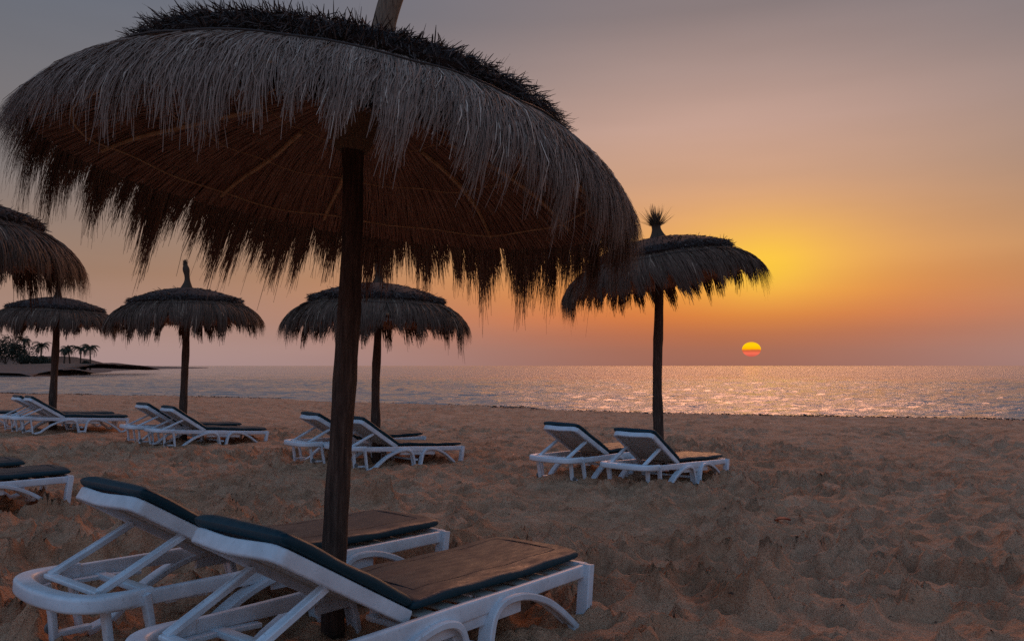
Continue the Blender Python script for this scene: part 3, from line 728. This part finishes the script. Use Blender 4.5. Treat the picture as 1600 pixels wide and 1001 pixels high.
        for i in range(len(st)-1):
            for j in range(m_): F.append((i*m_+j, i*m_+(j+1) % m_, (i+1)*m_+(j+1) % m_, (i+1)*m_+j))
        F.append(tuple(range(m_))); F.append(tuple((len(st)-1)*m_+j for j in range(m_-1, -1, -1)))
        mb.add(V, F); me = mb.me(name)
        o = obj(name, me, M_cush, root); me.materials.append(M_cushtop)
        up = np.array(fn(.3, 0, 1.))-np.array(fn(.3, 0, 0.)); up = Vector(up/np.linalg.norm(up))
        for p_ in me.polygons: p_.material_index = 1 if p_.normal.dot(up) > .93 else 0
        mb = MB(); pth = []
        y_ = tk/2+.0085
        r0, r1, hv = .10, length-.10, wd/2-.10
        loop = [(r0, -hv)]+[(r0+(r1-r0)*k/12, -hv) for k in range(1, 13)]+[(r1, -hv+2*hv*k/6) for k in range(1, 7)]+[(r1-(r1-r0)*k/12, hv) for k in range(1, 13)]+[(r0, hv-2*hv*k/6) for k in range(1, 6)]
        for l, v in loop: pth.append(fn(l, v, tk/2+.008*(1-(v/wd*2)**2)+.003*math.sin(l*17+v*9)-.001))
        mb.tube(pth, .0022, 5, closed=True); obj('seam', mb.me('seam'), M_seam, o)
    cushion(lambda l, v, h_: np.array((UH+.005+l, v, ZT+.026+h_+.004*math.sin(l*6))), L_-UH-.025, 'seat_cushion')
    cushion(lambda l, v, h_: bp(.02+l, v, .058+h_+.014*sstep(Lb-.3, Lb, l)*0), Lb-.0, 'back_cushion')
    return root
def kids(o): return [c for c in bpy.data.objects if c.parent == o]
def copy_tree(o, parent=None):
    c = o.copy(); COL.objects.link(c)
    if parent is not None: c.parent = parent
    for ch in CH.get(o.name, []): copy_tree(ch, c)
    return c
proto = make_lounger()
CH = {}
for o in bpy.data.objects:
    if o.parent is not None: CH.setdefault(o.parent.name, []).append(o)
LAB = {
 'A': 'foreground sunbed nearest the camera, cut by the bottom edge, cushion catching orange light',
 'B': 'foreground sunbed behind the nearest one, its white curved head bar fully in view',
 'C': 'front sunbed of the pair under the umbrella with the leafy tuft, foot end glowing pink',
 'D': 'rear sunbed of the pair under the umbrella with the leafy tuft',
 'E': 'sunbed just right of the thick foreground pole, its long side facing the camera',
 'F': 'sunbed just left of the thick foreground pole, foot end hidden behind the trunk',
 'G': 'front sunbed of the pair beneath the umbrella with the horn-like spike',
 'H': 'back sunbed of the pair beneath the umbrella with the horn-like spike',
 'I': 'front sunbed of the far left pair beside the leftmost pole',
 'J': 'back sunbed of the far left pair beside the leftmost pole, mostly covered by its neighbour',
 'K': 'sunbed cut by the left edge with its white foot legs fully in view',
 'L': 'sunbed cut by the left edge, just its dark cushion corner showing behind another',
 'O': 'distant sunbed at the far left edge with only its dark foot end showing'}
for i, (k, x, y, a, z0, tl) in enumerate(LOUNGERS):
    o = proto if i == 0 else copy_tree(proto)
    c_, s_ = math.cos(R(a)), math.sin(R(a))
    zc = z0-tl*L_/2
    o.location = (x, y, zc-.004); o.rotation_euler = (0, math.atan(-tl), R(a))
    o['label'] = LAB[k]; o['category'] = 'sun lounger'; o['group'] = 'white sunbeds on the sand'

# ------------------------------------------------------------------ palms and bushes on the headland
def palm(seed, x, y, h, label, sc_=1.):
    rg = np.random.default_rng(seed); z0 = hz_at(x, y)-.1
    root = thing('palm_tree', label, 'palm', (x, y, z0), (0, 0, rg.uniform(0, 6.28)), 'palms on the far headland')
    mb = MB(); bx_ = rg.normal(0, .25, 2)
    pth = [(bx_[0]*(q**2), bx_[1]*q**2, h*q) for q in np.linspace(0, 1, 8)]
    mb.tube(pth, [.24-.08*q for q in np.linspace(0, 1, 8)], 8); obj('trunk', mb.me('trunk'), M_trunk, root)
    V = []; F = []; tn = []
    P = []; Wd = []; Sd = []; Tn = []
    for f in range(30):
        a = rg.uniform(0, 6.283); e0 = rg.uniform(-.3, 1.25); Lf = rg.uniform(1.5, 2.2)*sc_
        p = np.array((bx_[0], bx_[1], h)); pts = [p]; e = e0
        for k in range(7):
            p = p+np.array((math.cos(a)*math.cos(e), math.sin(a)*math.cos(e), math.sin(e)))*Lf/7; e -= .30; pts.append(p)
        pts = np.array(pts)
        for k in range(1, 8):
            for sgn in (-1, 1):
                for q in (0, .5):
                    b0 = pts[k-1]*(1-q)+pts[k]*q
                    sdv = np.array((-math.sin(a), math.cos(a), 0))*sgn
                    fw = (pts[k]-pts[k-1]); fw = fw/np.linalg.norm(fw)
                    d_ = sdv*.75+fw*.6+np.array((0, 0, -.5)); ll = .48*sc_*(1-.08*k)
                    P.append([b0, b0+d_*ll*.5, b0+d_*ll+np.array((0, 0, -.08))]); Wd.append(.085*sc_); Sd.append(fw); Tn.append(rg.random())
        P.append([pts[0], pts[3], pts[7]]); Wd.append(.08); Sd.append((0, 0, 1.)); Tn.append(.3)
    me = strand_mesh('crown', np.array(P), np.array(Wd), np.array(Sd, float), np.array(Tn), (1, .9, .3))
    c = obj('crown', me, M_leaf, root); return root
def bush(seed, x, y, wx, h, label):
    rg = np.random.default_rng(seed); z0 = hz_at(x, y)-.3
    root = thing('bush', label, 'bush', (x, y, z0), (0, 0, 0), 'dark bushes on the far headland')
    mb = MB()
    for k in range(4):
        a = k*1.57+.4; mb.tube([(0, 0, 0), (math.cos(a)*wx*.15, math.sin(a)*wx*.15, h*.35), (math.cos(a)*wx*.3, math.sin(a)*wx*.3, h*.65)], [.12, .09, .04], 6)
    obj('trunk', mb.me('trunk'), M_trunk, root)
    nb = 9; cx = rg.uniform(-.6, .6, nb)*wx*.5; cy = rg.uniform(-.6, .6, nb)*wx*.5; cz = h*(.25+.5*rg.random(nb)); cr = rg.uniform(.25, .42, nb)*min(wx, h)*.9
    n_ = 2600; ci = rg.integers(0, nb, n_); d_ = rg.normal(size=(n_, 3)); d_ /= np.linalg.norm(d_, axis=1)[:, None]
    rr_ = cr[ci]*rg.uniform(.55, 1.08, n_)
    p = np.stack([cx[ci], cy[ci], cz[ci]], 1)+d_*rr_[:, None]; p[:, 2] = np.abs(p[:, 2])
    d2 = rg.normal(size=(n_, 3)); d2 /= np.linalg.norm(d2, axis=1)[:, None]
    sd_ = np.cross(d2, rg.normal(size=(n_, 3))); sd_ /= np.linalg.norm(sd_, axis=1)[:, None]
    ll = .28
    P = np.stack([p, p+d2*ll*.5, p+d2*ll], 1)
    obj('crown', strand_mesh('crown', P, np.full(n_, .2), sd_, rg.random(n_), (.6, 1, .1)), M_bush, root)
def at_px(px, Yd): return (px-800)/1244*Yd
palm(1, -112.1, 212, 5.9, 'rightmost palm of the far headland with a round dense crown', 1.6)
palm(2, -118.0, 218, 5.6, 'slim palm just left of the rightmost one, standing a little apart', 1.3)
palm(3, -117.5, 212, 5.5, 'right palm of the touching pair left of the slim palm', 1.4)
palm(4, -118.0, 210, 5.0, 'left palm of the touching pair, next to the leftmost pole', 1.3)
palm(5, -111.7, 189, 5.4, 'tall palm left of the leftmost pole, rising out of the thicket', 1.3)
palm(6, -115.0, 188, 5.8, 'tallest palm in the thicket at the far left', 1.3)
palm(7, -108.0, 186, 2.4, 'small low palm close against the leftmost pole', .95)
bush(11, -119.5, 188, 7.0, 7.6, 'big rounded dark bush at the left edge of the headland')
bush(12, -114.5, 186, 6.0, 5.4, 'dark bush filling the gap under the tallest palm')
bush(13, -110.6, 184, 5.6, 3.2, 'low dark bush in the thicket left of the leftmost pole')
bush(14, -112.8, 210, 2.2, 2.6, 'small round bush at the foot of the rightmost palm')
bush(16, -107.0, 184, 4.2, 2.6, 'lowest bush of the thicket, just left of the leftmost pole')
bush(15, -125.0, 190, 6.5, 5.2, 'dark bush running out of the left edge behind the umbrella fringe')

# ------------------------------------------------------------------ wrack line and litter
rg = np.random.default_rng(5); n_ = 6500
x = rg.uniform(-26, 22, n_); den = vnoise(x*.6, x*0, 9)+.35*(x > 2)
keep = rg.random(n_) < np.clip(den*1.4-.35, 0.03, 1); x = x[keep]; n_ = len(x)
y = shore(x)-1.9+.30*rg.normal(size=n_)+.6*fbm(x*.5, x*0, 3, 8)-np.abs(rg.normal(0, .12, n_))
z = np.array([gz(a, b_) for a, b_ in zip(x, y)])+rg.uniform(-.01, .03, n_)
az = rg.uniform(0, 6.28, n_); ll = rg.uniform(.04, .14, n_)
d_ = np.stack([np.cos(az), np.sin(az), rg.normal(0, .25, n_)], 1)
s = np.linspace(-.5, .5, 4)[None]
P = np.stack([x, y, z], 1)[:, None, :]+d_[:, None, :]*(ll[:, None]*s)[..., None]; P[:, 1:3, 2] += .02
sdv = np.stack([-np.sin(az)*.6, np.cos(az)*.6, np.full(n_, .8)], 1)
o = obj('wrack_line', strand_mesh('wrack_line', P, rg.uniform(.012, .035, n_), sdv, rg.random(n_), (.5, 1, .5)), M_weed); o['kind'] = 'stuff'
tag(o, 'broken dark line of dry seaweed along the water edge', 'seaweed')
# small bits of dry weed and twigs on the churned sand
n_ = 420
y = 3.6+15*rg.random(n_)**1.2; x = rg.uniform(-1, 1, n_)*(1.+y*.62)
z = np.array([gz(a, b_) for a, b_ in zip(x, y)])+.006
az = rg.uniform(0, 6.28, n_); ll = rg.uniform(.012, .04, n_)
d_ = np.stack([np.cos(az), np.sin(az), rg.normal(0, .2, n_)], 1)
P = np.stack([x, y, z], 1)[:, None, :]+d_[:, None, :]*(ll[:, None]*s)[..., None]; P[:, 1:3, 2] += .008
sdv = np.stack([-np.sin(az)*.7, np.cos(az)*.7, np.full(n_, .7)], 1)
o = obj('beach_litter', strand_mesh('beach_litter', P, rg.uniform(.006, .016, n_), sdv, rg.random(n_), (.5, 1, .5)), M_weed); o['kind'] = 'stuff'
tag(o, 'tiny dark twigs and weed scraps scattered over the trodden sand', 'litter')
# one reddish dry leaf, right of the sunbeds
lx, ly = 2.35, 7.0; lz = gz(lx, ly)
mb = MB(); V = []; F = []
for i in range(7):
    q = i/6; wv_ = .035*math.sin(math.pi*min(1, q*1.05))+.003
    for j in range(3): V.append((lx-.07+.14*q, ly+(j-1)*wv_, lz+.022+.016*math.sin(q*3)+.014*abs(j-1)))
for i in range(6):
    for j in range(2): F.append((i*3+j, (i+1)*3+j, (i+1)*3+j+1, i*3+j+1))
mb.add(V, F); o = obj('dry_leaf', mb.me('dry_leaf'), M_litter)
md = o.modifiers.new('thick', 'SOLIDIFY'); md.thickness = .003
tag(o, 'small curled reddish dry leaf lying alone on the open sand', 'leaf')
